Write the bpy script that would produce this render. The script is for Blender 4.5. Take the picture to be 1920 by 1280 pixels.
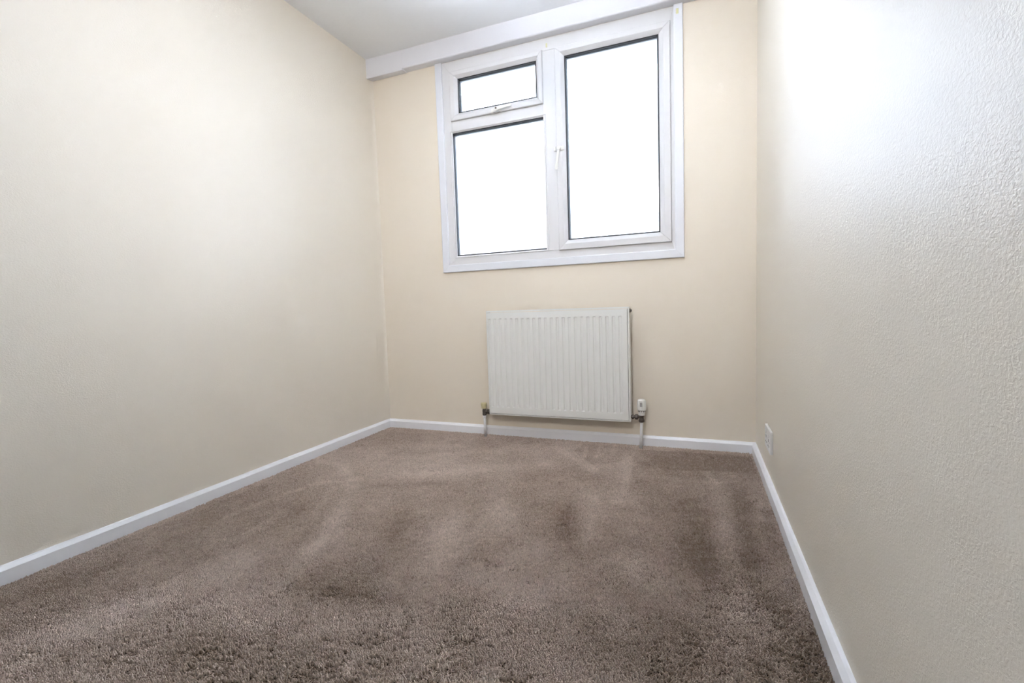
import bpy, bmesh, math, random
import numpy as np
from mathutils import Vector, Matrix

random.seed(7); rng = np.random.default_rng(7)
S = bpy.context.scene
for o in list(bpy.data.objects): bpy.data.objects.remove(o)
COL = S.collection

# ------------------------------------------------------------------ camera
cam_d = bpy.data.cameras.new('camera'); cam = bpy.data.objects.new('camera', cam_d); COL.objects.link(cam)
F_PX = 886.39
cam_d.sensor_width = 36.0; cam_d.lens = F_PX / 1920 * 36; cam_d.clip_start = 0.02
CAM = Vector((1.8931, -2.5633, 0.7534))
RX, RY, RZ = 1.4996, -0.0330, 0.3742
CR = Matrix.Rotation(RZ, 3, 'Z') @ Matrix.Rotation(RX, 3, 'X') @ Matrix.Rotation(RY, 3, 'Z')
cam.matrix_world = Matrix.Translation(CAM) @ CR.to_4x4()
S.camera = cam

# ------------------------------------------------------------------ sky, light, exposure
EXPO = 4.06
SKY = (0.72, 0.80, 1.0); SKY_S = 0.76
w = bpy.data.worlds.new('sky'); S.world = w; w.use_nodes = True
bg = w.node_tree.nodes['Background']; bg.inputs[0].default_value = (*SKY, 1); bg.inputs[1].default_value = SKY_S
S.view_settings.view_transform = 'Standard'; S.view_settings.look = 'None'
S.view_settings.gamma = 1; S.view_settings.use_curve_mapping = False
S.view_settings.exposure = EXPO
pl = bpy.data.lights.new('window_portal', 'AREA'); pl.shape = 'RECTANGLE'; pl.size = 1.28; pl.size_y = 1.16
pl.cycles.is_portal = True
po = bpy.data.objects.new('window_portal', pl); COL.objects.link(po)
po.location = (1.147, 0.10, 1.606); po.rotation_euler = (math.radians(-90), 0, 0)
FILL_E = 39.5; FILL_POS = (1.31, -1.04, 1.985)   # uplighter added as fill, out of view just above the frame

FILL_SPOT_W = 6.2; FILL_SPOT_C = (0.98, 0.92, 0.90); FILL_SPOT_POS = Vector((1.45, -2.95, 1.98)); FILL_SPOT_AIM = Vector((0.80, 0.0, 1.60))   # unseen spot added to brighten the window wall
FILL_C = (0.75, 0.83, 1)
sl = bpy.data.lights.new('fill_spot_beam', 'SPOT'); sl.energy = FILL_SPOT_W; sl.color = FILL_SPOT_C; sl.spot_size = math.radians(100); sl.spot_blend = 1.0; sl.shadow_soft_size = 0.22
so = bpy.data.objects.new('fill_spot_beam', sl); COL.objects.link(so); so.location = FILL_SPOT_POS
so.rotation_euler = (FILL_SPOT_AIM - FILL_SPOT_POS).to_track_quat('-Z', 'Y').to_euler()

# ------------------------------------------------------------------ dimensions (metres)
W, H = 2.1604, 2.3047       # room width, ceiling height
D = 3.30                    # room length (window wall at y = 0, room towards -y)
FZ = -0.008                 # carpet backing; pile tops end near z = 0
X0, X1, Z0, Z1 = 0.500, 1.793, 1.020, 2.199   # window opening

# ------------------------------------------------------------------ material helpers
def mat(name, col, rough=0.5, metal=0.0, spec=0.5, coat=0.0):
    m = bpy.data.materials.new(name); m.use_nodes = True
    b = m.node_tree.nodes['Principled BSDF']
    b.inputs['Base Color'].default_value = (*col, 1); b.inputs['Roughness'].default_value = rough
    b.inputs['Metallic'].default_value = metal; b.inputs['Specular IOR Level'].default_value = spec
    b.inputs['Coat Weight'].default_value = coat
    return m
def nd(m, t, **k):
    n = m.node_tree.nodes.new(t)
    for a, v in k.items(): setattr(n, a, v)
    return n
def lk(m, a, b): m.node_tree.links.new(a, b)
def noise_colour(m, c1, c2, scale, detail=3, dist=0.0):
    b = m.node_tree.nodes['Principled BSDF']
    tc = nd(m, 'ShaderNodeTexCoord'); n = nd(m, 'ShaderNodeTexNoise'); r = nd(m, 'ShaderNodeMix', data_type='RGBA')
    n.inputs['Scale'].default_value = scale; n.inputs['Detail'].default_value = detail; n.inputs['Distortion'].default_value = dist
    r.inputs[6].default_value = (*c1, 1); r.inputs[7].default_value = (*c2, 1)
    lk(m, tc.outputs['Object'], n.inputs['Vector']); lk(m, n.outputs['Fac'], r.inputs[0]); lk(m, r.outputs[2], b.inputs['Base Color'])
def bump(m, scale, dist, stretch=(1, 1, 1), strength=1.0, detail=2, rough=0.5):
    b = m.node_tree.nodes['Principled BSDF']
    tc = nd(m, 'ShaderNodeTexCoord'); mp = nd(m, 'ShaderNodeMapping'); n = nd(m, 'ShaderNodeTexNoise'); bp = nd(m, 'ShaderNodeBump')
    mp.inputs['Scale'].default_value = stretch
    n.inputs['Scale'].default_value = scale; n.inputs['Detail'].default_value = detail; n.inputs['Roughness'].default_value = rough
    bp.inputs['Distance'].default_value = dist; bp.inputs['Strength'].default_value = strength
    lk(m, tc.outputs['Object'], mp.inputs['Vector']); lk(m, mp.outputs['Vector'], n.inputs['Vector'])
    lk(m, n.outputs['Fac'], bp.inputs['Height']); lk(m, bp.outputs['Normal'], b.inputs['Normal'])
    return n, bp

CREAM = (0.825, 0.768, 0.665)
def wall_paint(name, sy, dist, rough, sc, col):
    """satin cream emulsion over lightly textured lining paper: short raised flecks"""
    m = mat(name, col, rough, spec=0.36)
    b = m.node_tree.nodes['Principled BSDF']
    tc = nd(m, 'ShaderNodeTexCoord'); mp = nd(m, 'ShaderNodeMapping'); n1 = nd(m, 'ShaderNodeTexNoise'); n2 = nd(m, 'ShaderNodeTexNoise')
    mp.inputs['Rotation'].default_value = (math.radians(25), 0, 0); mp.inputs['Scale'].default_value = (1, 1, sy)
    n1.inputs['Scale'].default_value = sc; n1.inputs['Detail'].default_value = 2.5; n1.inputs['Distortion'].default_value = 0.6
    n2.inputs['Scale'].default_value = 9; n2.inputs['Detail'].default_value = 2
    r = nd(m, 'ShaderNodeValToRGB'); r.color_ramp.elements[0].position = .35; r.color_ramp.elements[1].position = .72
    mul = nd(m, 'ShaderNodeMath', operation='MULTIPLY'); mul.inputs[1].default_value = 1.0
    ad = nd(m, 'ShaderNodeMath', operation='MULTIPLY_ADD'); ad.inputs[1].default_value = 1.2
    bp = nd(m, 'ShaderNodeBump'); bp.inputs['Distance'].default_value = dist; bp.inputs['Strength'].default_value = 1
    lk(m, tc.outputs['Object'], mp.inputs['Vector']); lk(m, mp.outputs['Vector'], n1.inputs['Vector'])
    lk(m, tc.outputs['Object'], n2.inputs['Vector'])
    lk(m, n1.outputs['Fac'], r.inputs['Fac']); lk(m, r.outputs['Color'], mul.inputs[0])
    lk(m, n2.outputs['Fac'], ad.inputs[0]); lk(m, mul.outputs[0], ad.inputs[2])
    lk(m, ad.outputs[0], bp.inputs['Height']); lk(m, bp.outputs['Normal'], b.inputs['Normal'])
    return m
M_SIDE = wall_paint('cream_paint_textured', 1.25, 0.00030, 0.39, 190, CREAM)
M_BACK = wall_paint('cream_paint_smooth', 1.0, 0.00012, 0.5, 160, (0.84, 0.765, 0.645))
M_CEIL = mat('ceiling_white', (0.95, 0.965, 0.97), 0.8, spec=0.3); bump(M_CEIL, 60, 0.0006, detail=3)
M_GLOSS = mat('white_gloss_trim', (0.91, 0.92, 0.95), 0.3); bump(M_GLOSS, 30, 0.0003)
M_PEL = mat('white_painted_board', (0.79, 0.80, 0.84), 0.45); bump(M_PEL, 25, 0.0004)
M_UPVC = mat('white_upvc', (0.74, 0.74, 0.745), 0.45, spec=.22)
M_UTRIM = mat('white_upvc_trim', (0.78, 0.80, 0.84), 0.4)
M_GASK = mat('black_rubber_gasket', (0.02, 0.022, 0.026), 0.6)
M_SEAL = mat('grey_sash_seal', (0.42, 0.42, 0.43), 0.6)
M_SPACER = mat('pale_spacer_bar', (0.62, 0.64, 0.68), 0.35, metal=0.3)
M_RAD = mat('radiator_enamel', (0.83, 0.835, 0.80), 0.35)
M_RADIN = mat('radiator_inner', (0.45, 0.45, 0.43), 0.5)
M_PIPE = mat('white_painted_pipe', (0.80, 0.80, 0.79), 0.35)
M_BRASS = mat('tarnished_valve_metal', (0.10, 0.085, 0.075), 0.45, metal=0.6); noise_colour(M_BRASS, (0.06, 0.05, 0.045), (0.17, 0.15, 0.13), 200)
M_CAPY = mat('yellowed_plastic', (0.66, 0.60, 0.36), 0.45)
M_CAPW = mat('white_plastic', (0.82, 0.82, 0.78), 0.35)
M_SLOT = mat('dark_slot', (0.16, 0.14, 0.12), 0.7)
M_SOCK = mat('socket_white_plastic', (0.84, 0.84, 0.83), 0.3)
M_MARK = mat('yellow_glue_residue', (0.72, 0.70, 0.42), 0.6)
M_DOOR = mat('white_door_paint', (0.82, 0.82, 0.80), 0.4)
M_STEEL = mat('brushed_steel', (0.55, 0.55, 0.55), 0.3, metal=1)
M_BRICK = mat('render_outside', (0.55, 0.52, 0.48), 0.9); noise_colour(M_BRICK, (0.5, 0.47, 0.43), (0.6, 0.57, 0.52), 12)
M_ROOF = mat('roof_tiles_outside', (0.5, 0.45, 0.42), 0.8)
M_GROUND = mat('paving_outside', (0.42, 0.41, 0.39), 0.9); noise_colour(M_GROUND, (0.38, 0.37, 0.35), (0.46, 0.45, 0.43), 3)

gm = bpy.data.materials.new('clear_glass'); gm.use_nodes = True; nt = gm.node_tree; nt.nodes.clear()
out = nt.nodes.new('ShaderNodeOutputMaterial'); mx = nt.nodes.new('ShaderNodeMixShader'); tr = nt.nodes.new('ShaderNodeBsdfTransparent')
gl = nt.nodes.new('ShaderNodeBsdfGlossy'); fr = nt.nodes.new('ShaderNodeFresnel'); fr.inputs['IOR'].default_value = 1.45
tr.inputs['Color'].default_value = (0.96, 0.975, 0.975, 1); gl.inputs['Roughness'].default_value = 0.0
nt.links.new(fr.outputs[0], mx.inputs[0]); nt.links.new(tr.outputs[0], mx.inputs[1]); nt.links.new(gl.outputs[0], mx.inputs[2])
nt.links.new(mx.outputs[0], out.inputs['Surface']); M_GLASS = gm

# ------------------------------------------------------------------ mesh helpers
def link(name, me, m=None, parent=None, smooth=False):
    o = bpy.data.objects.new(name, me); COL.objects.link(o)
    if m is not None and not me.materials: me.materials.append(m)
    if parent is not None: o.parent = parent
    if smooth:
        for p in me.polygons: p.use_smooth = True
    return o
def from_bm(name, bm, m, parent=None, smooth=False):
    bmesh.ops.recalc_face_normals(bm, faces=bm.faces[:])
    me = bpy.data.meshes.new(name); bm.to_mesh(me); bm.free()
    return link(name, me, m, parent, smooth)
def box(bm, a, b):
    """axis-aligned box between corners a and b"""
    r = bmesh.ops.create_cube(bm, size=1)
    for v in r['verts']:
        v.co = Vector([(a[i] + b[i]) / 2 + v.co[i] * (b[i] - a[i]) for i in range(3)])
    return r['verts']
def bevel(bm, w_, seg=2, verts=None):
    e = bm.edges[:] if verts is None else list({e for v in verts for e in v.link_edges})
    bmesh.ops.bevel(bm, geom=e, offset=w_, segments=seg, affect='EDGES', profile=0.5)
def lathe(bm, prof, c, axis='Z', seg=24, cap=True):
    """prof: (radius, height) pairs revolved about an axis through c"""
    rings = []
    for r, h in prof:
        ring = []
        for k in range(seg):
            a = 2 * math.pi * k / seg; p = (r * math.cos(a), r * math.sin(a), h)
            if axis == 'X': p = (p[2], p[0], p[1])
            elif axis == 'Y': p = (p[0], p[2], p[1])
            ring.append(bm.verts.new(Vector(p) + Vector(c)))
        rings.append(ring)
    for A, B in zip(rings, rings[1:]):
        for k in range(seg): bm.faces.new((A[k], A[(k + 1) % seg], B[(k + 1) % seg], B[k]))
    if cap: bm.faces.new(rings[0]); bm.faces.new(rings[-1][::-1])
def ring_sides(bm, x0, x1, z0, z1, prof, sides='LTRB', gap=0.0003):
    """mitred frame: every side is its own closed body, prof = (inset, y) points closed round the section"""
    for s in sides:
        ends = []
        for e in (0, 1):
            vs = []
            for ins, y in prof:
                g = gap
                if s == 'B': p = (x0 + ins + g, y, z0 + ins) if e == 0 else (x1 - ins - g, y, z0 + ins)
                if s == 'T': p = (x0 + ins + g, y, z1 - ins) if e == 0 else (x1 - ins - g, y, z1 - ins)
                if s == 'L': p = (x0 + ins, y, z0 + ins + g) if e == 0 else (x0 + ins, y, z1 - ins - g)
                if s == 'R': p = (x1 - ins, y, z0 + ins + g) if e == 0 else (x1 - ins, y, z1 - ins - g)
                vs.append(bm.verts.new(p))
            ends.append(vs)
        n = len(prof)
        for k in range(n): bm.faces.new((ends[0][k], ends[0][(k + 1) % n], ends[1][(k + 1) % n], ends[1][k]))
        bm.faces.new(ends[0]); bm.faces.new(ends[1][::-1])
def sides_var(bm, x0, x1, z0, z1, P, g=.0003):
    """mitred frame whose four members have their own sections"""
    n = len(P['L'])
    for s, (a, b) in {'B': ('L', 'R'), 'T': ('L', 'R'), 'L': ('B', 'T'), 'R': ('B', 'T')}.items():
        ends = []
        for e, o_ in enumerate((a, b)):
            vs = []
            for k in range(n):
                ins, y = P[s][k]; io = P[o_][k][0] + g * 1.6
                if s in 'BT': z = z0 + ins if s == 'B' else z1 - ins; x = x0 + io if e == 0 else x1 - io
                else: x = x0 + ins if s == 'L' else x1 - ins; z = z0 + io if e == 0 else z1 - io
                vs.append(bm.verts.new((x, y, z)))
            ends.append(vs)
        for k in range(n): bm.faces.new((ends[0][k], ends[0][(k + 1) % n], ends[1][(k + 1) % n], ends[1][k]))
        bm.faces.new(ends[0]); bm.faces.new(ends[1][::-1])
def tag(o, label=None, cat=None, group=None, kind=None):
    if label: o['label'] = label
    if cat: o['category'] = cat
    if group: o['group'] = group
    if kind: o['kind'] = kind
    return o

# ------------------------------------------------------------------ room shell
TH = 0.10
# floor (carpet backing)
bm = bmesh.new(); box(bm, (-TH, -D - TH, FZ - 0.08), (W + TH, 0.0, FZ))
M_BACKING = mat('carpet_backing', (0.075, 0.058, 0.045), 0.95, spec=0.1)
tag(from_bm('floor', bm, M_BACKING), 'brown carpeted bedroom floor', kind='structure')
# ceiling
bm = bmesh.new(); box(bm, (-TH, -D - TH, H), (W + TH, TH, H + 0.08))
tag(from_bm('ceiling', bm, M_CEIL), 'plain white ceiling', kind='structure')
# left wall: fine grid so that the lifted lining paper near the corner is real relief
def wall_left():
    ys = np.unique(np.concatenate([np.linspace(-D, -0.45, 12), np.linspace(-0.45, 0, 61)]))
    zs = np.unique(np.concatenate([np.linspace(FZ, 0.3, 3), np.linspace(0.3, 0.95, 44), np.linspace(0.95, H, 5)]))
    bm = bmesh.new(); G = []
    for y in ys:
        row = []
        for z in zs:
            dy = y + 0.100
            s = 0.030 if dy < 0 else 0.010          # slack paper: long swell, sharp drop towards the corner
            b1 = 0.0075 * math.exp(-(dy / s) ** 2) * math.exp(-((z - 0.545 - dy * 0.9) / 0.055) ** 2)
            c = 0.010 * math.exp(-((-y) / 0.012))     # soft corner where the paper bridges
            row.append(bm.verts.new((b1 + c, y, z)))
        G.append(row)
    for i in range(len(ys) - 1):
        for j in range(len(zs) - 1): bm.faces.new((G[i][j], G[i + 1][j], G[i + 1][j + 1], G[i][j + 1]))
    # solid backing
    box(bm, (-TH, -D - TH, FZ - 0.08), (-0.002, TH, H))
    return from_bm('wall_left', bm, M_SIDE, smooth=False)
wl = wall_left(); tag(wl, 'long cream painted wall on the left', kind='structure')
for p in wl.data.polygons: p.use_smooth = len(p.vertices) == 4 and p.area < 0.3
bm = bmesh.new(); box(bm, (W, -D - TH, FZ - 0.08), (W + TH, TH, H))
tag(from_bm('wall_right', bm, M_SIDE), 'cream painted wall on the right with window sheen', kind='structure')
def wall_with_hole(name, xs, zs, y0, y1, m):
    bm = bmesh.new()
    V = {}
    for yi, y in enumerate((y0, y1)):
        for i, x in enumerate(xs):
            for j, z in enumerate(zs): V[yi, i, j] = bm.verts.new((x, y, z))
    for i in range(3):
        for j in range(3):
            if i == 1 and j == 1: continue
            for yi in (0, 1): bm.faces.new([V[yi, i + a, j + b] for a, b in ((0, 0), (1, 0), (1, 1), (0, 1))])
    def strip(p): 
        for a, b in zip(p, p[1:] + p[:1]): bm.faces.new((V[(0,) + a], V[(0,) + b], V[(1,) + b], V[(1,) + a]))
    strip([(1, 1), (2, 1), (2, 2), (1, 2)])
    outer = [(0, 0), (1, 0), (2, 0), (3, 0), (3, 1), (3, 2), (3, 3), (2, 3), (1, 3), (0, 3), (0, 2), (0, 1)]
    strip(outer)
    return from_bm(name, bm, m)
tag(wall_with_hole('wall_window', [-0.0, X0, X1, W], [FZ - 0.08, Z0, Z1 - 0.002, H], 0.0, 0.12, M_BACK),
    'cream painted end wall holding the window and radiator', kind='structure')
# rear wall with a door (behind the camera)
tag(wall_with_hole('wall_rear', [0.0, 1.15, 1.95, W], [FZ - 0.08, FZ, 2.0, H], -D, -D - TH, M_SIDE), 'cream rear wall with the door', kind='structure')
bm = bmesh.new(); box(bm, (1.155, -D - 0.07, FZ + 0.004), (1.945, -D - 0.03, 1.995)); bevel(bm, 0.002, 1)
dr = tag(from_bm('door_1', bm, M_DOOR), 'white flush bedroom door', kind='structure')
bm = bmesh.new(); lathe(bm, [(0.025, 0), (0.025, 0.008), (0.009, 0.01), (0.009, 0.05)], (1.22, -D - 0.03, 1.0), 'Y')
v = box(bm, (1.215, -D + 0.012, 0.99), (1.34, -D + 0.028, 1.01)); from_bm('door_handle', bm, M_STEEL, dr)

# skirting: chamfered section, mitred at the corners
HS, TK, HF = 0.0531, 0.0183, 0.0410
def skirting(name, p, q, nrm, label, cut0=True, cut1=True):
    """p, q: ends on the wall line, nrm: direction into the room; bodies mitred 45 degrees"""
    p, q, nrm = Vector(p), Vector(q), Vector(nrm); d = (q - p).normalized()
    prof = [(0.0, HS), (0.003, HS), (0.0085, HS - 0.0015), (0.0155, HF + 0.003), (TK, HF), (TK, FZ - 0.002), (0.0, FZ - 0.002)]
    n = 90; L = (q - p).length; bm = bmesh.new(); rings = []
    for k in range(n + 1):
        t = k / n; ring = []
        for u, z in prof:
            a = u if cut0 else 0; b = L - (u if cut1 else 0)
            s = a + (b - a) * t
            wob = 0.0007 * math.sin(s * 5.1 + 1) + 0.0004 * math.sin(s * 13.7)
            uu = u + (wob if u > 0.004 else 0); zz = z + (wob * 0.8 if z > 0 else 0)
            ring.append(bm.verts.new(p + d * s + nrm * uu + Vector((0, 0, zz))))
        rings.append(ring)
    m_ = len(prof)
    for A, B in zip(rings, rings[1:]):
        for k in range(m_): bm.faces.new((A[k], A[(k + 1) % m_], B[(k + 1) % m_], B[k]))
    bm.faces.new(rings[0]); bm.faces.new(rings[-1][::-1])
    return tag(from_bm(name, bm, M_GLOSS), label, kind='structure')
skirting('baseboard_left', (0, -D, 0), (0, 0, 0), (1, 0, 0), 'white chamfered skirting board along the left wall', False, True)
skirting('baseboard_window', (0, 0, 0), (W, 0, 0), (0, -1, 0), 'white chamfered skirting board under the radiator')
skirting('baseboard_right', (W, 0, 0), (W, -D, 0), (-1, 0, 0), 'white chamfered skirting board along the right wall', True, False)

# ------------------------------------------------------------------ boxed pelmet under the ceiling
PB = 2.199; PD = 0.0536
bm = bmesh.new()
xs0 = 0.262
prof = [(0.0, H), (-PD, H), (-PD, PB + 0.007), (-PD + 0.002, PB + 0.0025), (-PD + 0.007, PB), (0.0, PB)]
n = len(prof); A = [bm.verts.new((xs0 + (0.0), y, z)) for y, z in prof]; B = [bm.verts.new((W, y, z)) for y, z in prof]
for k in range(n): bm.faces.new((A[k], A[(k + 1) % n], B[(k + 1) % n], B[k]))
bm.faces.new(A); bm.faces.new(B[::-1])
pel = from_bm('pelmet', bm, M_PEL)
tag(pel, 'long white boxed pelmet between the ceiling and the top of the window', 'pelmet')
bm = bmesh.new()
prof = [(0.0, H), (-PD, H), (-PD, PB - 0.006), (-PD + 0.0015, PB - 0.0085), (0.0, PB - 0.0035)]
n = len(prof); A = [bm.verts.new((0, y, z)) for y, z in prof]; B = [bm.verts.new((xs0 - 0.0003, y, z)) for y, z in prof]
for k in range(n): bm.faces.new((A[k], A[(k + 1) % n], B[(k + 1) % n], B[k]))
bm.faces.new(A); bm.faces.new(B[::-1])
tag(from_bm('end_block', bm, M_PEL, pel), 'slightly deeper white end section')

# ------------------------------------------------------------------ window
def shift(x, z, y):     # a point measured on the wall plane moved to depth y along its line of sight
    k = 1 + y / 2.5633
    return CAM.x + (x - CAM.x) * k, CAM.z + (z - CAM.z) * k
YF = -0.002   # face of the outer frame
YS = -0.014   # face of the opening sashes
bm = bmesh.new()
# outer frame: four mitred members
FWD = dict(L=0.0520, R=0.0180, B=0.0430, T=0.0640)
sides_var(bm, X0, X1, Z0, Z1 - 0.002, {k: [(0, 0.06), (0, YF), (v - .0015, YF), (v, YF + 0.0015), (v, 0.06)] for k, v in FWD.items()})
frame = tag(from_bm('window_1', bm, M_UPVC), 'white plastic framed window with one large sash, a small vent and a fixed pane', kind='structure')
# mullion and transom
MX0, MX1 = 1.114, 1.192
bm = bmesh.new(); v = box(bm, (MX0, YF, Z0 + 0.0432), (MX1, 0.06, Z1 - 0.0662)); bevel(bm, 0.002, 2)
from_bm('mullion', bm, M_UPVC, frame)
TZ0, TZ1 = 1.796, 1.862
bm = bmesh.new(); box(bm, (X0 + 0.0522, YF, TZ0), (MX0, 0.06, TZ1)); bevel(bm, 0.002, 2)
from_bm('transom', bm, M_UPVC, frame)

def glazing(parent, x0, x1, z0, z1, yb):
    """bead inner edge rectangle at depth yb: gasket, pane, spacer"""
    bm = bmesh.new(); ring_sides(bm, x0 - .001, x1 + .001, z0 - .001, z1 + .001, [(-0.004, yb + .002), (0.0015, yb - 0.0010), (0.0060, yb + .001), (0.0060, yb + .0165), (-0.004, yb + .0165)], gap=0)
    from_bm('gasket', bm, M_GASK, parent)
    bm = bmesh.new(); box(bm, (x0 - .008, yb + .017, z0 - .008), (x1 + .008, yb + .021, z1 + .008))
    tag(from_bm('glass_pane', bm, M_GLASS, parent), 'clear glass with bright white daylight behind')
    bm = bmesh.new(); ring_sides(bm, x0 - .006, x1 + .006, z0 - .006, z1 + .006, [(0, yb + .0215), (0.0155, yb + .0215), (0.0155, yb + .036), (0, yb + .036)], gap=0)
    from_bm('spacer_bar', bm, M_SPACER, parent)
    bm = bmesh.new(); ring_sides(bm, x0 - .004, x1 + .004, z0 - .004, z1 + .004, [(0, yb + .0415), (0.005, yb + .0415), (0.005, yb + .044), (0, yb + .044)], gap=0)
    from_bm('outer_gasket', bm, M_GASK, parent)
    bm = bmesh.new(); box(bm, (x0 - .008, yb + .037, z0 - .008), (x1 + .008, yb + .041, z1 + .008))
    from_bm('outer_glass_pane', bm, M_GLASS, parent)
def sash(x0, x1, z0, z1, gx0, gx1, gz0, gz1, name, label):
    """opening casement: x0..z1 outer edge, gx0..gz1 visible glass edge"""
    bm = bmesh.new(); yb = 0.004
    wl_, wr_, wb_, wt_ = gx0 - x0, x1 - gx1, gz0 - z0, z1 - gz1
    # mitred members with their own widths
    def prof(w_): return [(0.0, .05), (0.0, YS + .003), (.0025, YS), (w_ * .58, YS), (w_ * .66, YS + .003), (w_ - .003, yb - .003), (w_ - .001, yb), (w_ - .001, .05)]
    sides_var(bm, x0, x1, z0, z1, {k: prof(v) for k, v in dict(L=wl_, R=wr_, B=wb_, T=wt_).items()}, .0004)
    o = tag(from_bm(name, bm, M_UPVC, frame), label)
    sb = bmesh.new(); ring_sides(sb, x0 - .0016, x1 + .0016, z0 - .0016, z1 + .0016, [(0, YF + .001), (0, YF - .002), (.003, YF - .002), (.003, YF + .001)], gap=0)
    from_bm('sash_seal', sb, M_SEAL, o)
    a, b = shift(gx0, gz0, yb), shift(gx1, gz1, yb)
    glazing(o, gx0, gx1, gz0, gz1, yb)
    return o
vent = sash(0.5515, 1.1165, 1.8575, 2.1355, 0.598, 1.0790, 1.9015, 2.0945, 'vent_sash', 'small top-hung opening vent')
big = sash(1.1885, 1.7760, 1.0610, 2.1315, 1.2390, 1.7200, 1.1150, 2.0850, 'casement_sash', 'large side-hung opening casement')
# fixed light lower left: glazing bead straight in the frame
gx0, gx1, gz0, gz1 = 0.5485, 1.1200, 1.0740, 1.7910
gx1 = 1.1175
bm = bmesh.new()
def bead_prof(y1): return None
bx0, bx1, bz0, bz1 = X0 + 0.0400, 1.1215, Z0 + 0.0440, 1.7975
ring_sides(bm, gx0 - .011, gx1 + .011, gz0 - .011, gz1 + .011, [(0, .03), (0, YF - .0015), (0.002, YF - .003), (0.0105, .003), (0.0105, .03)])
bead = tag(from_bm('fixed_light', bm, M_UPVC, frame), 'fixed lower left pane with its glazing bead')
glazing(bead, gx0, gx1, gz0, gz1, 0.004)

def rot2(p, a, c):
    x, z = p[0] - c[0], p[1] - c[1]
    return c[0] + x * math.cos(a) - z * math.sin(a), c[1] + x * math.sin(a) + z * math.cos(a)
def fastener(parent, cx, cz, ang, lever, label, y0=YS, wedge=True):
    """casement fastener: screw plate, round hub and a tapering lever at angle ang from the hub"""
    bm = bmesh.new()
    v = box(bm, (cx - .028, y0 - .005, cz - .011), (cx + .028, y0 + .001, cz + .011)); bevel(bm, .0018, 2, v)
    lathe(bm, [(.0115, 0), (.0115, -.010), (.009, -.013)], (cx, y0 - .004, cz), 'Y', 18)
    if wedge:
        v = box(bm, (cx - .030, y0 - .012, cz - .016), (cx + .006, y0 + .006, cz - .008)); bevel(bm, .001, 1, v)
    # lever: lofted sections, cranked away from the sash
    secs = [(0.0, .0085, .0105, .006), (.018, .0075, .014, .0055), (.045, .0065, .017, .005), (.085, .007, .017, .005), (lever - .006, .0085, .016, .0055), (lever, .006, .0155, .004)]
    rings = []
    for s, hw, off, th in secs:
        ring = []
        for du, dv in ((-1, -.5), (-.7, -1), (.7, -1), (1, -.5), (1, .5), (.7, 1), (-.7, 1), (-1, .5)):
            x, z = rot2((cx + s, cz + du * hw), ang, (cx, cz))
            ring.append(bm.verts.new((x, y0 - off + dv * th / 2, z)))
        rings.append(ring)
    for A, B in zip(rings, rings[1:]):
        for k in range(8): bm.faces.new((A[k], A[(k + 1) % 8], B[(k + 1) % 8], B[k]))
    bm.faces.new(rings[0]); bm.faces.new(rings[-1][::-1])
    h = tag(from_bm('window_handle', bm, M_CAPW, parent), label)
    return h
fastener(vent, 0.842, 1.8700, math.radians(4), 0.098, 'white handle lying flat on the vent rail')
bm = bmesh.new(); lathe(bm, [(.0055, 0), (.0055, -.003)], (0.847, YS - .0165, 1.874), 'Y', 12); from_bm('handle_screw', bm, M_SLOT, vent)
bm = bmesh.new(); box(bm, (0.828, YS - .013, 1.8535), (0.866, YS - .002, 1.8570)); from_bm('handle_catch', bm, M_STEEL, vent)
h2 = fastener(big, 1.2035, 1.603, math.radians(-98), 0.112, 'white handle hanging down on the casement stile', wedge=False)
bm = bmesh.new(); box(bm, (1.1855, YS - .012, 1.590), (1.1915, YS - .001, 1.612)); from_bm('handle_catch', bm, M_STEEL, big)
# old glue marks
bm = bmesh.new(); v = box(bm, (1.1395, YF - .0010, 2.1480), (1.1480, YF + .0005, 2.1690)); bevel(bm, .0004, 1, v); from_bm('glue_mark', bm, M_MARK, frame)

# flat plastic trims round the frame, mitred below, running up to the pelmet
TX0, TX1, TB = 0.4567, 1.8362, 0.9780
TP = [(0, 0.0), (0, -.010), (.003, -.0125), (0.040, -.0125), (0.0435, -.011), (0.0435, 0.0)]
def trim(name, s, label):
    bm = bmesh.new(); n = len(TP); ends = []
    for e in (0, 1):
        vs = []
        for ins, y in TP:
            ii = ins * (X0 - TX0) / .0435; g = .0004
            if s == 'B': p = (TX0 + ii + g, y, TB + ii) if e == 0 else (TX1 - ii - g, y, TB + ii)
            if s == 'L': p = (TX0 + ii, y, TB + ii + g) if e == 0 else (TX0 + ii, y, PB)
            if s == 'R': p = (TX1 - ii, y, TB + ii + g) if e == 0 else (TX1 - ii, y, PB)
            vs.append(bm.verts.new(p))
        ends.append(vs)
    for k in range(n): bm.faces.new((ends[0][k], ends[0][(k + 1) % n], ends[1][(k + 1) % n], ends[1][k]))
    bm.faces.new(ends[0]); bm.faces.new(ends[1][::-1])
    return tag(from_bm(name, bm, M_UTRIM), label, kind='structure')
trim('trim_1', 'L', 'flat white plastic trim down the left side of the window')
trim('trim_2', 'B', 'flat white plastic trim under the window')
t3 = trim('trim_3', 'R', 'flat white plastic trim down the right side of the window')
bm = bmesh.new(); v = box(bm, (1.8050, -.0135, 2.152), (1.8165, -.0120, 2.177)); bevel(bm, .0004, 1, v); from_bm('glue_mark', bm, M_MARK, t3)

# outside ground
bm = bmesh.new(); bmesh.ops.create_grid(bm, x_segments=2, y_segments=2, size=60)
for v in bm.verts: v.co.y += 60.6; v.co.z = -2.9
tag(from_bm('outside_ground', bm, M_GROUND), 'pale paved ground outside below the window', kind='structure')

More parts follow.
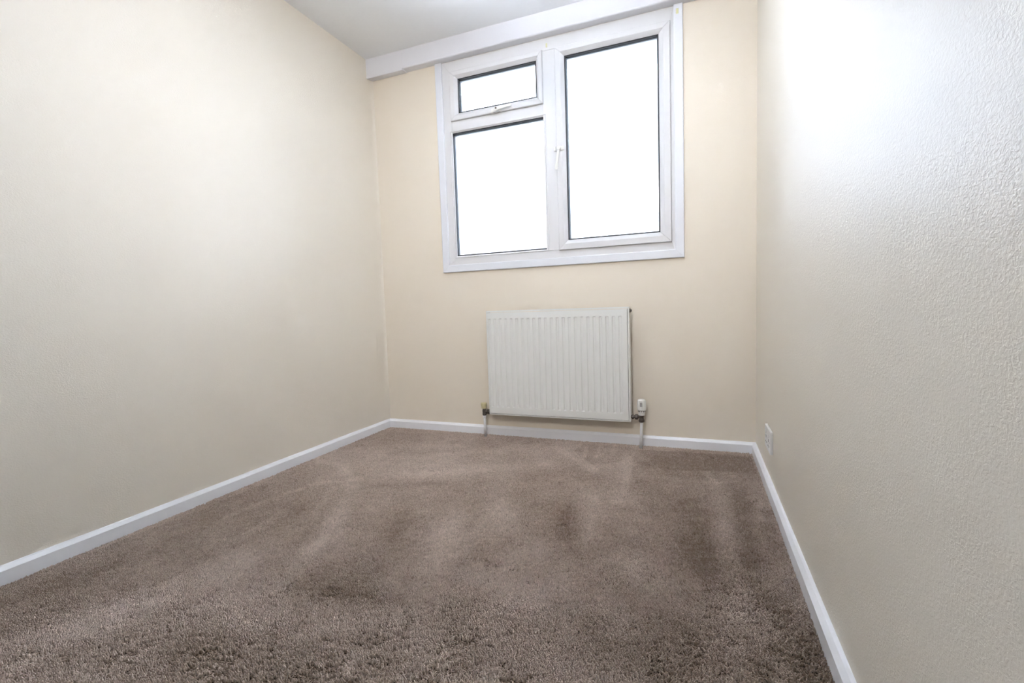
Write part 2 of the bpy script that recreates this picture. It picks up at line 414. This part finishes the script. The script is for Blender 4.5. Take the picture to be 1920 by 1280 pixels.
# houses across the street
for hx, hw, hy, hh, lab in ((-16, 11, 17, 5.9, 'long pale rendered house across the street on the left'), (4.5, 8.0, 22, 4.0, 'lower pale rendered house straight across the street')):
    bm = bmesh.new(); z0 = -2.9; z1 = z0 + hh
    P = [(hx, hy, z0), (hx + hw, hy, z0), (hx + hw, hy + 7, z0), (hx, hy + 7, z0)]
    lo = [bm.verts.new(p) for p in P]; hi = [bm.verts.new((p[0], p[1], z1)) for p in P]
    for k in range(4): bm.faces.new((lo[k], lo[(k + 1) % 4], hi[(k + 1) % 4], hi[k]))
    bm.faces.new(lo)
    ho = tag(from_bm('house', bm, M_BRICK), lab, 'house')
    bm = bmesh.new(); e = .04
    Q = [bm.verts.new(p) for p in ((hx - e, hy - e, z1 - .1), (hx + hw + e, hy - e, z1 - .1), (hx + hw + e, hy + 7 + e, z1 - .1), (hx - e, hy + 7 + e, z1 - .1), (hx - e, hy + 3.5, z1 + 2.2), (hx + hw + e, hy + 3.5, z1 + 2.2))]
    for f in ((0, 1, 5, 4), (2, 3, 4, 5), (0, 4, 3), (1, 2, 5), (0, 3, 2, 1)): bm.faces.new([Q[i] for i in f])
    from_bm('roof', bm, M_ROOF, ho)
    for k in range(int(hw // 2.6)):
        for zz in (.9, 3.6):
            if zz + 1.3 > hh: continue
            bm = bmesh.new(); box(bm, (hx + .8 + k * 2.6, hy - .04, z0 + zz), (hx + 2.0 + k * 2.6, hy + .02, z0 + zz + 1.2)); from_bm('window', bm, M_CAPW, ho)

# ------------------------------------------------------------------ radiator
RL, RR, RB, RT, RY0 = 0.7662, 1.5697, 0.1391, 0.7391, -0.0900
rad = bpy.data.objects.new('radiator', None); COL.objects.link(rad); rad.location = ((RL + RR) / 2, -0.06, RB); rad.empty_display_size = .1
tag(rad, 'white panel radiator with vertical flutes fixed to the wall below the window', 'radiator')
def on_rad(o): 
    o.matrix_parent_inverse = rad.matrix_world.inverted() if False else Matrix.Translation(-rad.location); return o
IN = 0.0085     # panel inset inside its casing edge
def flute_panel():
    x0, x1, z0, z1 = RL + IN, RR - .0095, RB + .0105, RT - .011
    cs = [RL + 0.0215 + i * 0.03345 for i in range(23)]
    u = [(-.0125, 0), (-.0085, .0), (-.0062, .55), (-.0035, .95), (0, 1), (.0035, .95), (.0062, .55), (.0085, 0), (.0125, 0)]
    X = [x0]; AX = [0]
    for c in cs:
        for d, a in u: X.append(c + d); AX.append(a)
    X.append(x1); AX.append(0)
    zt, zb = RT - .046, RB + .046
    Z = [z0, zb - .012, zb - .004, zb - .001, zb + .0005, zb + .0025, zb + .006, zb + .012, .25, .35, .45, .55, .62, zt - .012, zt - .006, zt - .0025, zt - .0005, zt + .001, zt + .004, zt + .012, z1]
    AZ = [0, 0, 0, 0, .35, .95, 1, 1, 1, 1, 1, 1, 1, 1, 1, .95, .35, 0, 0, 0, 0]
    bm = bmesh.new(); G = []
    yf = RY0 - .003
    for x, ax in zip(X, AX): G.append([bm.verts.new((x, yf + .0062 * ax * az, z)) for z, az in zip(Z, AZ)])
    for i in range(len(X) - 1):
        for j in range(len(Z) - 1): bm.faces.new((G[i][j], G[i + 1][j], G[i + 1][j + 1], G[i][j + 1]))
    # folded edge running back
    rim = [G[i][0] for i in range(len(X))] + [G[-1][j] for j in range(1, len(Z))] + [G[i][-1] for i in range(len(X) - 2, -1, -1)] + [G[0][j] for j in range(len(Z) - 2, 0, -1)]
    bk = [bm.verts.new((v.co.x, RY0 + .012, v.co.z)) for v in rim]; m_ = len(rim)
    for k in range(m_): bm.faces.new((rim[k], rim[(k + 1) % m_], bk[(k + 1) % m_], bk[k]))
    o = from_bm('front_panel', bm, M_RAD, rad); on_rad(o)
    return o
fp = flute_panel()
# casing: folded side panels, top grille strip, bottom seam
bm = bmesh.new()
for a, b in (((RL, RY0, RB), (RL + .0065, -.042, RT)), ((RR - .0080, RY0, RB), (RR, -.042, RT))):
    o = bmesh.new(); box(o, a, b); bevel(o, .0018, 2); on_rad(from_bm('side_panel', o, M_RAD, rad))
bm.free()
bm = bmesh.new(); v = box(bm, (RL + .0066, RY0 + .001, RT - .0085), (RR - .0081, RY0 + .010, RT))
v += box(bm, (RL + .0066, -.050, RT - .0085), (RR - .0081, -.044, RT))
for k in range(52):
    x = RL + .012 + k * (RR - RL - .024) / 51; box(bm, (x - .0022, RY0 + .010, RT - .004), (x + .0022, -.050, RT - .0015))
on_rad(from_bm('top_grille', bm, M_RAD, rad))
bm = bmesh.new(); box(bm, (RL + .0066, RY0 + .0005, RB), (RR - .0081, RY0 + .013, RB + .0075)); bevel(bm, .0015, 2)
on_rad(from_bm('bottom_seam', bm, M_RAD, rad))
bm = bmesh.new(); box(bm, (RL + .008, -.072, RB + .004), (RR - .009, -.048, RT - .012)); bevel(bm, .004, 2)
on_rad(from_bm('water_panel', bm, M_RADIN, rad))
for bx in (RL + .14, RR - .14):
    bm = bmesh.new(); box(bm, (bx - .02, -.049, RB + .10), (bx + .02, 0.0, RB + .14)); box(bm, (bx - .02, -.049, RT - .14), (bx + .02, 0, RT - .10)); box(bm, (bx - .02, -.003, RB + .1), (bx + .02, 0, RT - .1))
    on_rad(from_bm('wall_bracket', bm, M_RADIN, rad))
bm = bmesh.new(); lathe(bm, [(.011, 0), (.011, .005), (.006, .006), (.006, .011)], (RR - .001, -.066, .7195), 'X', 12)
on_rad(tag(from_bm('bleed_valve', bm, M_BRASS, rad), 'small dark bleed valve at the top right corner'))

def tube(bm, a, b, r, seg=16):
    a, b = Vector(a), Vector(b); d = (b - a); q = d.to_track_quat('Z', 'Y').to_matrix()
    A = []; B = []
    for k in range(seg):
        t = 2 * math.pi * k / seg; p = q @ Vector((r * math.cos(t), r * math.sin(t), 0)); A.append(bm.verts.new(a + p)); B.append(bm.verts.new(b + p))
    for k in range(seg): bm.faces.new((A[k], A[(k + 1) % seg], B[(k + 1) % seg], B[k]))
    bm.faces.new(A); bm.faces.new(B[::-1])
YV = -.062
# left: lockshield valve
bm = bmesh.new()
lathe(bm, [(.0105, .126), (.0125, .128), (.0125, .140), (.0115, .142), (.0125, .146), (.0125, .160), (.0105, .163), (.0105, .172)], (.7215, YV, 0), 'Z', 8)
tube(bm, (.7215, YV, .149), (RL + .002, YV, .149), .0085); lathe(bm, [(.0105, .010), (.014, .012), (.014, .024), (.0105, .026)], (.7215, YV, .149), 'X', 6)
lathe(bm, [(.016, .0295), (.016, .036)], (.7215, YV, .149), 'X', 6)
lv = on_rad(tag(from_bm('lockshield_valve', bm, M_BRASS, rad), 'dark tarnished valve with a yellowed cap'))
bm = bmesh.new(); lathe(bm, [(.0125, .166), (.0150, .169), (.0155, .180), (.0175, .184), (.0178, .197), (.0160, .201), (.006, .203)], (.7190, YV, 0), 'Z', 20)
c = tag(from_bm('valve_cap', bm, M_CAPY, lv), 'yellowed plastic cap'); c.matrix_parent_inverse = Matrix.Identity(4)
bm = bmesh.new(); tube(bm, (.7215, YV, .130), (.7225, YV + .001, FZ), .0078)
lathe(bm, [(.0098, .112), (.0102, .114), (.0102, .127)], (.7215, YV, 0), 'Z', 16)
on_rad(from_bm('radiator_pipe', bm, M_PIPE, rad, True))
# right: thermostatic valve
TXV = 1.6225
bm = bmesh.new()
lathe(bm, [(.0115, .1365), (.0140, .138), (.0148, .150), (.0120, .153), (.0115, .166), (.0140, .168), (.0140, .176)], (TXV - .001, YV, 0), 'Z', 8)
tube(bm, (TXV - .002, YV, .1635), (RR - .002, YV, .1635), .0085)
lathe(bm, [(.011, -.050), (.0130, -.048), (.0130, -.041), (.009, -.040)], (TXV, YV, .1635), 'X', 6)
lathe(bm, [(.010, -.034), (.0150, -.032), (.0150, -.020), (.010, -.018)], (TXV, YV, .1635), 'X', 6)
tv = on_rad(tag(from_bm('thermostatic_valve', bm, M_BRASS, rad), 'dark metal valve under a white thermostatic head'))
bm = bmesh.new()
prof = [(.0150, .174), (.0160, .176), (.0160, .187), (.0190, .189), (.0190, .191), (.0168, .192), (.0168, .198), (.0205, .200), (.0225, .205), (.0232, .214), (.0232, .236), (.0222, .246), (.0195, .253), (.0130, .2575), (.004, .259)]
rings = []; SEG = 48
for r, h in prof:
    ring = []
    for k in range(SEG):
        a = 2 * math.pi * k / SEG
        g = .0016 if (.212 < h < .25 and k % 4 in (0, 1)) else 0      # grip grooves
        ring.append(bm.verts.new((TXV + (r - g) * math.cos(a), YV + (r - g) * math.sin(a), h)))
    rings.append(ring)
for A, B in zip(rings, rings[1:]):
    for k in range(SEG): bm.faces.new((A[k], A[(k + 1) % SEG], B[(k + 1) % SEG], B[k]))
bm.faces.new(rings[0]); bm.faces.new(rings[-1][::-1])
from_bm('thermostat_head', bm, M_CAPW, tv)
bm = bmesh.new()
for k in range(10):
    a = 2 * math.pi * (k + .5) / 10; c, s = math.cos(a), math.sin(a)
    v = box(bm, (-.0022, -.0012, .1925), (.0022, .0012, .1985))
    for q in v: x, y = q.co.x, q.co.y; q.co.x = TXV + (.0170 + y) * c - x * s; q.co.y = YV + (.0170 + y) * s + x * c
from_bm('vent_slots', bm, M_SLOT, tv)
# scale window on the dial with three index lines
bm = bmesh.new()
for dx in (-.0042, 0, .0042):
    box(bm, (TXV + dx - .0009, YV - .0240, .222), (TXV + dx + .0009, YV - .0212, .243))
from_bm('dial_lines', bm, M_SLOT, tv)
bm = bmesh.new(); tube(bm, (TXV, YV, .142), (1.6155, YV + .001, FZ), .0080)
on_rad(from_bm('radiator_pipe', bm, M_PIPE, rad, True))
bm = bmesh.new(); lathe(bm, [(.011, FZ), (.0115, -.001), (.009, -.001)], (1.6165, YV, 0), 'Z', 14); on_rad(from_bm('pipe_hole', bm, M_SLOT, rad))

# ------------------------------------------------------------------ double socket low on the right wall
sk = bpy.data.objects.new('double_socket', None); COL.objects.link(sk); sk.location = (W, -.490, .204); sk.empty_display_size = .05
tag(sk, 'white double power socket low on the right wall near the corner', 'power socket')
def on_sk(o): o.matrix_parent_inverse = Matrix.Translation(-sk.location); return o
bm = bmesh.new(); v = box(bm, (W - .0105, -.565, .160), (W, -.415, .248)); bevel(bm, .003, 3, v); on_sk(from_bm('faceplate', bm, M_SOCK, sk))
for s in (-1, 1):
    c = -.490 + s * .034
    bm = bmesh.new(); v = box(bm, (W - .0135, c + s * .006 - .009, .218), (W - .0095, c + s * .006 + .009, .240))
    for q in v:
        if q.co.x < W - .012 and q.co.z > .23: q.co.x += .0025
    bevel(bm, .0008, 1, v); on_sk(from_bm('rocker_switch', bm, M_SOCK, sk))
    bm = bmesh.new()
    for dy, z0, z1, hw in ((0, .201, .211, .0022), (-.011, .182, .186, .0035), (.011, .182, .186, .0035)):
        box(bm, (W - .0112, c + dy - hw, z0), (W - .010, c + dy + hw, z1))
    on_sk(from_bm('pin_holes', bm, M_SLOT, sk))
for yy in (-.551, -.429):
    bm = bmesh.new(); lathe(bm, [(.0035, -.0112), (.0035, -.010)], (W, yy, .204), 'X', 12); on_sk(from_bm('plate_screw', bm, M_STEEL, sk))

# ------------------------------------------------------------------ added fill uplighter above the frame
lm = bpy.data.objects.new('fill_uplighter', None); COL.objects.link(lm); lm.location = FILL_POS
tag(lm, 'white metal bowl uplighter added out of view as fill light', 'lamp')
bm = bmesh.new(); lathe(bm, [(.045, H - FILL_POS[2]), (.045, H - FILL_POS[2] - .012), (.010, H - FILL_POS[2] - .022), (.0035, H - FILL_POS[2] - .026), (.0035, -.04), (.018, -.044), (.020, -.06)], (0, 0, 0)); from_bm('fill_flex', bm, M_CAPW, lm)
em = mat('fill_opal', (.9, .9, .9), .4); b = em.node_tree.nodes['Principled BSDF']; b.inputs['Emission Color'].default_value = (*FILL_C, 1); b.inputs['Emission Strength'].default_value = FILL_E
bm = bmesh.new(); lathe(bm, [(.060, -.058), (.060, -.052), (.02, -.046)], (0, 0, 0), seg=32); from_bm('fill_diffuser', bm, em, lm)
bm = bmesh.new(); lathe(bm, [(.03, -.070), (.09, -.066), (.145, -.045), (.180, .010), (.184, .010), (.149, -.049), (.092, -.074), (.03, -.078)], (0, 0, 0), seg=40); from_bm('fill_bowl', bm, M_CAPW, lm, True)

# housing for the added fill spot above the door
sf = bpy.data.objects.new('fill_spot', None); COL.objects.link(sf); sf.location = FILL_SPOT_POS; sf.rotation_euler = so.rotation_euler
tag(sf, 'white fill light added out of view near the door', 'lamp')
bm = bmesh.new(); lathe(bm, [(.02, .20), (.16, .18), (.24, .13), (.25, .04), (.247, .04), (.237, .125), (.157, .175), (.02, .19)], (0, 0, 0), seg=32); from_bm('fill_spot_housing', bm, M_CAPW, sf, True)

# ------------------------------------------------------------------ carpet pile
def floor_pt(u, v):      # where the line of sight of a pixel of the photograph meets the floor (used to place nap marks)
    d = CR @ Vector(((u - 960) / F_PX, -(v - 640) / F_PX, -1)); t = -CAM.z / d.z
    p = CAM + d * t; return p.x, p.y
def vnoise(x, y, sc, seed):
    r = np.random.default_rng(seed); N = 128; g = r.random((N, N))
    u, v = x * sc + 31.7, y * sc + 57.3; i, j = np.floor(u).astype(int), np.floor(v).astype(int); fu, fv = u - i, v - j
    fu, fv = fu * fu * (3 - 2 * fu), fv * fv * (3 - 2 * fv); i %= N; j %= N; i1, j1 = (i + 1) % N, (j + 1) % N
    return (g[i, j] * (1 - fu) + g[i1, j] * fu) * (1 - fv) + (g[i, j1] * (1 - fu) + g[i1, j1] * fu) * fv
def seg_mask(x, y, pts, wd):
    m = np.zeros_like(x); P = [floor_pt(*p) for p in pts]
    for (ax, ay), (bx, by) in zip(P, P[1:]):
        dx, dy = bx - ax, by - ay; t = np.clip(((x - ax) * dx + (y - ay) * dy) / (dx * dx + dy * dy), 0, 1)
        d = np.hypot(x - ax - t * dx, y - ay - t * dy); m = np.maximum(m, np.exp(-(d / wd) ** 2))
    return m
def poly_mask(x, y, pts):
    P = [floor_pt(*p) for p in pts]; ins = np.zeros(x.shape, bool); n = len(P)
    for k in range(n):
        (ax, ay), (bx, by) = P[k], P[(k + 1) % n]
        c = ((ay > y) != (by > y)) & (x < (bx - ax) * (y - ay) / (by - ay + 1e-12) + ax); ins ^= c
    return ins.astype(float)
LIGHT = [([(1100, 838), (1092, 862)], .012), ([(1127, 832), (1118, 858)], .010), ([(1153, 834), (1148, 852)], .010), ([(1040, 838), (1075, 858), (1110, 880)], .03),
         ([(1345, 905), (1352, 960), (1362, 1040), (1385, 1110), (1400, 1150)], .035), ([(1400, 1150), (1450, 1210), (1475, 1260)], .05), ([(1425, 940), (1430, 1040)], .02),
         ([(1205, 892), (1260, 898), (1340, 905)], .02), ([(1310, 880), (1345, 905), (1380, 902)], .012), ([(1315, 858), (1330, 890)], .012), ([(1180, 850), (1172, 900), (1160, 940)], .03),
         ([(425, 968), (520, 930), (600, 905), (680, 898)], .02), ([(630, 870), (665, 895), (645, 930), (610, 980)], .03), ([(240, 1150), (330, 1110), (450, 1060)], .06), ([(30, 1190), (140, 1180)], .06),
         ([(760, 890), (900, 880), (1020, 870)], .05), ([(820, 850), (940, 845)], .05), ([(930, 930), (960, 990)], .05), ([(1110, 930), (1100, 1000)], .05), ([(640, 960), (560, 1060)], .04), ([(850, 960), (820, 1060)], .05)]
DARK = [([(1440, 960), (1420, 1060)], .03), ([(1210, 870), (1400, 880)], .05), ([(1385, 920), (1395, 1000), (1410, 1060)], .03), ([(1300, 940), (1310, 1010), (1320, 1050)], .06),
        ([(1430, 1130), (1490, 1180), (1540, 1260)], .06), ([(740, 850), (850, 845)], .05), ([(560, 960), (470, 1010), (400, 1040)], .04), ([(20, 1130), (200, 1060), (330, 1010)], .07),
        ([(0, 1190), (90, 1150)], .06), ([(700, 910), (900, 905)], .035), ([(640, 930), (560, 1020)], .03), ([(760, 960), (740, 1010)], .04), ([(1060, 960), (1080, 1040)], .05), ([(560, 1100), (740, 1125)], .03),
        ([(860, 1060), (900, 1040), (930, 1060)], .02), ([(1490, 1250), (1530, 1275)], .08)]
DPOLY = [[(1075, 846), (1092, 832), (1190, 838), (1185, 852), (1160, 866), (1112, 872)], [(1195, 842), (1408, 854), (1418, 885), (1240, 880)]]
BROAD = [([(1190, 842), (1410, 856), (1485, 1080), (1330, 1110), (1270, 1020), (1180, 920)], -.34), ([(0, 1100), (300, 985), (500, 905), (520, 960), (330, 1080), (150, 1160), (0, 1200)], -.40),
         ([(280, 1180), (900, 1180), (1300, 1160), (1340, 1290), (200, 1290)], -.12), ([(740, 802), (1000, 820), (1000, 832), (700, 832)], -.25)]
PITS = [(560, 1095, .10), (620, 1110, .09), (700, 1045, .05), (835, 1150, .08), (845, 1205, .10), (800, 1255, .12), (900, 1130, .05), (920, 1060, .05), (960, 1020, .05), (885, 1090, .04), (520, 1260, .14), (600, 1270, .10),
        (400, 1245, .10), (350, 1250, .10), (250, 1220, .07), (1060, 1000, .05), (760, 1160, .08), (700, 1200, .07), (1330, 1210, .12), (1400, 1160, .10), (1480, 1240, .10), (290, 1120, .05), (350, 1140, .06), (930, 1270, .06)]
def pile():
    sp = 0.0036
    def grid(x0, x1, y0, y1, s):
        xs = np.arange(x0, x1, s); ys = np.arange(y0, y1, s * .92); X, Y = np.meshgrid(xs, ys); X = X + (np.arange(len(ys)) % 2)[:, None] * s / 2
        X = X.ravel(); Y = Y.ravel(); X += rng.normal(0, s * .22, X.size); Y += rng.normal(0, s * .22, X.size); return X, Y, np.full(X.size, s)
    a = grid(0.017, W - .017, -1.35, -0.017, .0040)
    b = grid(0.017, W - .017, -2.25, -1.35, .0034)
    c = grid(0.017, W - .017, -D + .01, -2.25, .0085)
    X, Y, SP = [np.concatenate(t) for t in zip(a, b, c)]
    for px_, py_ in ((.7225, YV + .001), (1.6155, YV + .001)):
        k = np.hypot(X - px_, Y - py_) > .0155; X, Y, SP = X[k], Y[k], SP[k]
    k = (X > .0175) & (X < W - .0175) & (Y < -.0175); X, Y, SP = X[k], Y[k], SP[k]
    # nap field: +1 brushed towards the window (coloured lighter), -1 brushed away (coloured darker)
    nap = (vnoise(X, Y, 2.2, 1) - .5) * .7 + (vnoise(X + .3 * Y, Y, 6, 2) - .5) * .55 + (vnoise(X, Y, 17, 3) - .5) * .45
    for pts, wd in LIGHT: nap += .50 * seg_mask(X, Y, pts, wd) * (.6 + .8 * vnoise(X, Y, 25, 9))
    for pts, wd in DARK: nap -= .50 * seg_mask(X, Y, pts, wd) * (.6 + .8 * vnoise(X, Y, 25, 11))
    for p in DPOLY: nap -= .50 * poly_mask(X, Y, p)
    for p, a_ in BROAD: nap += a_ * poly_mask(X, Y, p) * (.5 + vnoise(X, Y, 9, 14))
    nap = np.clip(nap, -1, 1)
    pit = .05 + .22 * np.clip(vnoise(X, Y, 5, 5) * 1.3 + vnoise(X, Y, 16, 6) * .9 - 1.2, 0, 1)
    for u, v, r in PITS:
        px, py = floor_pt(u, v); pit += .42 * np.exp(-(((X - px) ** 2 + (Y - py) ** 2) / (r * .7) ** 2)) * np.clip(vnoise(X, Y, 22, 8) * 2 - .5, 0, 1)
    c_, s_ = math.cos(.40), math.sin(.40); xr = X * c_ + Y * s_; yr = -X * s_ + Y * c_      # partings lie across the room
    clump = .6 * vnoise(xr * .55, yr, 110, 21) + .4 * vnoise(xr * .8, yr, 190, 22); low = clump < np.clip(.22 + pit * .72, 0, .58)
    N = X.size; sc = SP / .0036
    h = .0088 + .0007 * rng.standard_normal(N) + .0022 * (vnoise(xr * .6, yr, 120, 4) - .5) - .0058 * low
    ang = rng.uniform(0, 2 * np.pi, N)
    lean = .0022 * nap
    tx = X + rng.normal(0, .0022, N) + .0012 * (vnoise(X, Y, 12, 12) - .5); ty = Y + lean + rng.normal(0, .0008, N)
    rb = .0024 * sc; rt = .0017 * sc
    V = np.empty((N, 6, 3), np.float32)
    for k in range(3):
        a_ = ang + k * 2 * np.pi / 3
        V[:, k, 0] = X + rb * np.cos(a_); V[:, k, 1] = Y + rb * np.sin(a_); V[:, k, 2] = FZ + .0022
        V[:, 3 + k, 0] = tx + rt * np.cos(a_ + .5); V[:, 3 + k, 1] = ty + rt * np.sin(a_ + .5); V[:, 3 + k, 2] = FZ + h + rng.normal(0, .0004, N)
    V[:, :, 0] = np.clip(V[:, :, 0], .014, W - .014); V[:, :, 1] = np.minimum(V[:, :, 1], -.014)
    # 3 side quads + cap triangle
    base = (np.arange(N) * 6)[:, None]
    Lq = (base + np.array([0, 1, 4, 3, 1, 2, 5, 4, 2, 0, 3, 5, 3, 4, 5])[None]).astype(np.int32).ravel()
    st = ((np.arange(N) * 15)[:, None] + np.array([0, 4, 8, 12])[None]).astype(np.int32).ravel(); tot = np.tile([4, 4, 4, 3], N).astype(np.int32)
    me = bpy.data.meshes.new('carpet_pile'); me.vertices.add(N * 6); me.vertices.foreach_set('co', V.ravel())
    me.loops.add(N * 15); me.loops.foreach_set('vertex_index', Lq); me.polygons.add(N * 4)
    me.polygons.foreach_set('loop_start', st); me.polygons.foreach_set('loop_total', tot); me.update(calc_edges=True)
    at = me.attributes.new('yarn_shade', 'FLOAT', 'POINT')
    yarn_shade = np.clip(.5 + .16 * rng.standard_normal(N) + .36 * nap + .25 * (vnoise(xr * .6, yr, 130, 31) - .5) - .25 * low, 0, 1)  # nap shading and shade in the low tufts are put into the pile colour
    at.data.foreach_set('value', np.repeat(yarn_shade, 6).astype(np.float32))
    print('tufts', N)
    m = mat('taupe_wool_pile', (.2, .16, .14), 0.95, spec=0.1)
    b = m.node_tree.nodes['Principled BSDF']; an = nd(m, 'ShaderNodeAttribute', attribute_name='yarn_shade'); r = nd(m, 'ShaderNodeMix', data_type='RGBA')
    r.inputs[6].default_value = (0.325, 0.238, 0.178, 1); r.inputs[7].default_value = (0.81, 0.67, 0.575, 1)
    lk(m, an.outputs['Fac'], r.inputs[0]); lk(m, r.outputs[2], b.inputs['Base Color'])
    b.inputs['Sheen Weight'].default_value = 0.15
    o = link('carpet_pile', me, m)
    tag(o, 'taupe brown cut-pile carpet with brushed nap marks and painted-in nap shading covering the whole floor', 'carpet', kind='stuff')
pile()
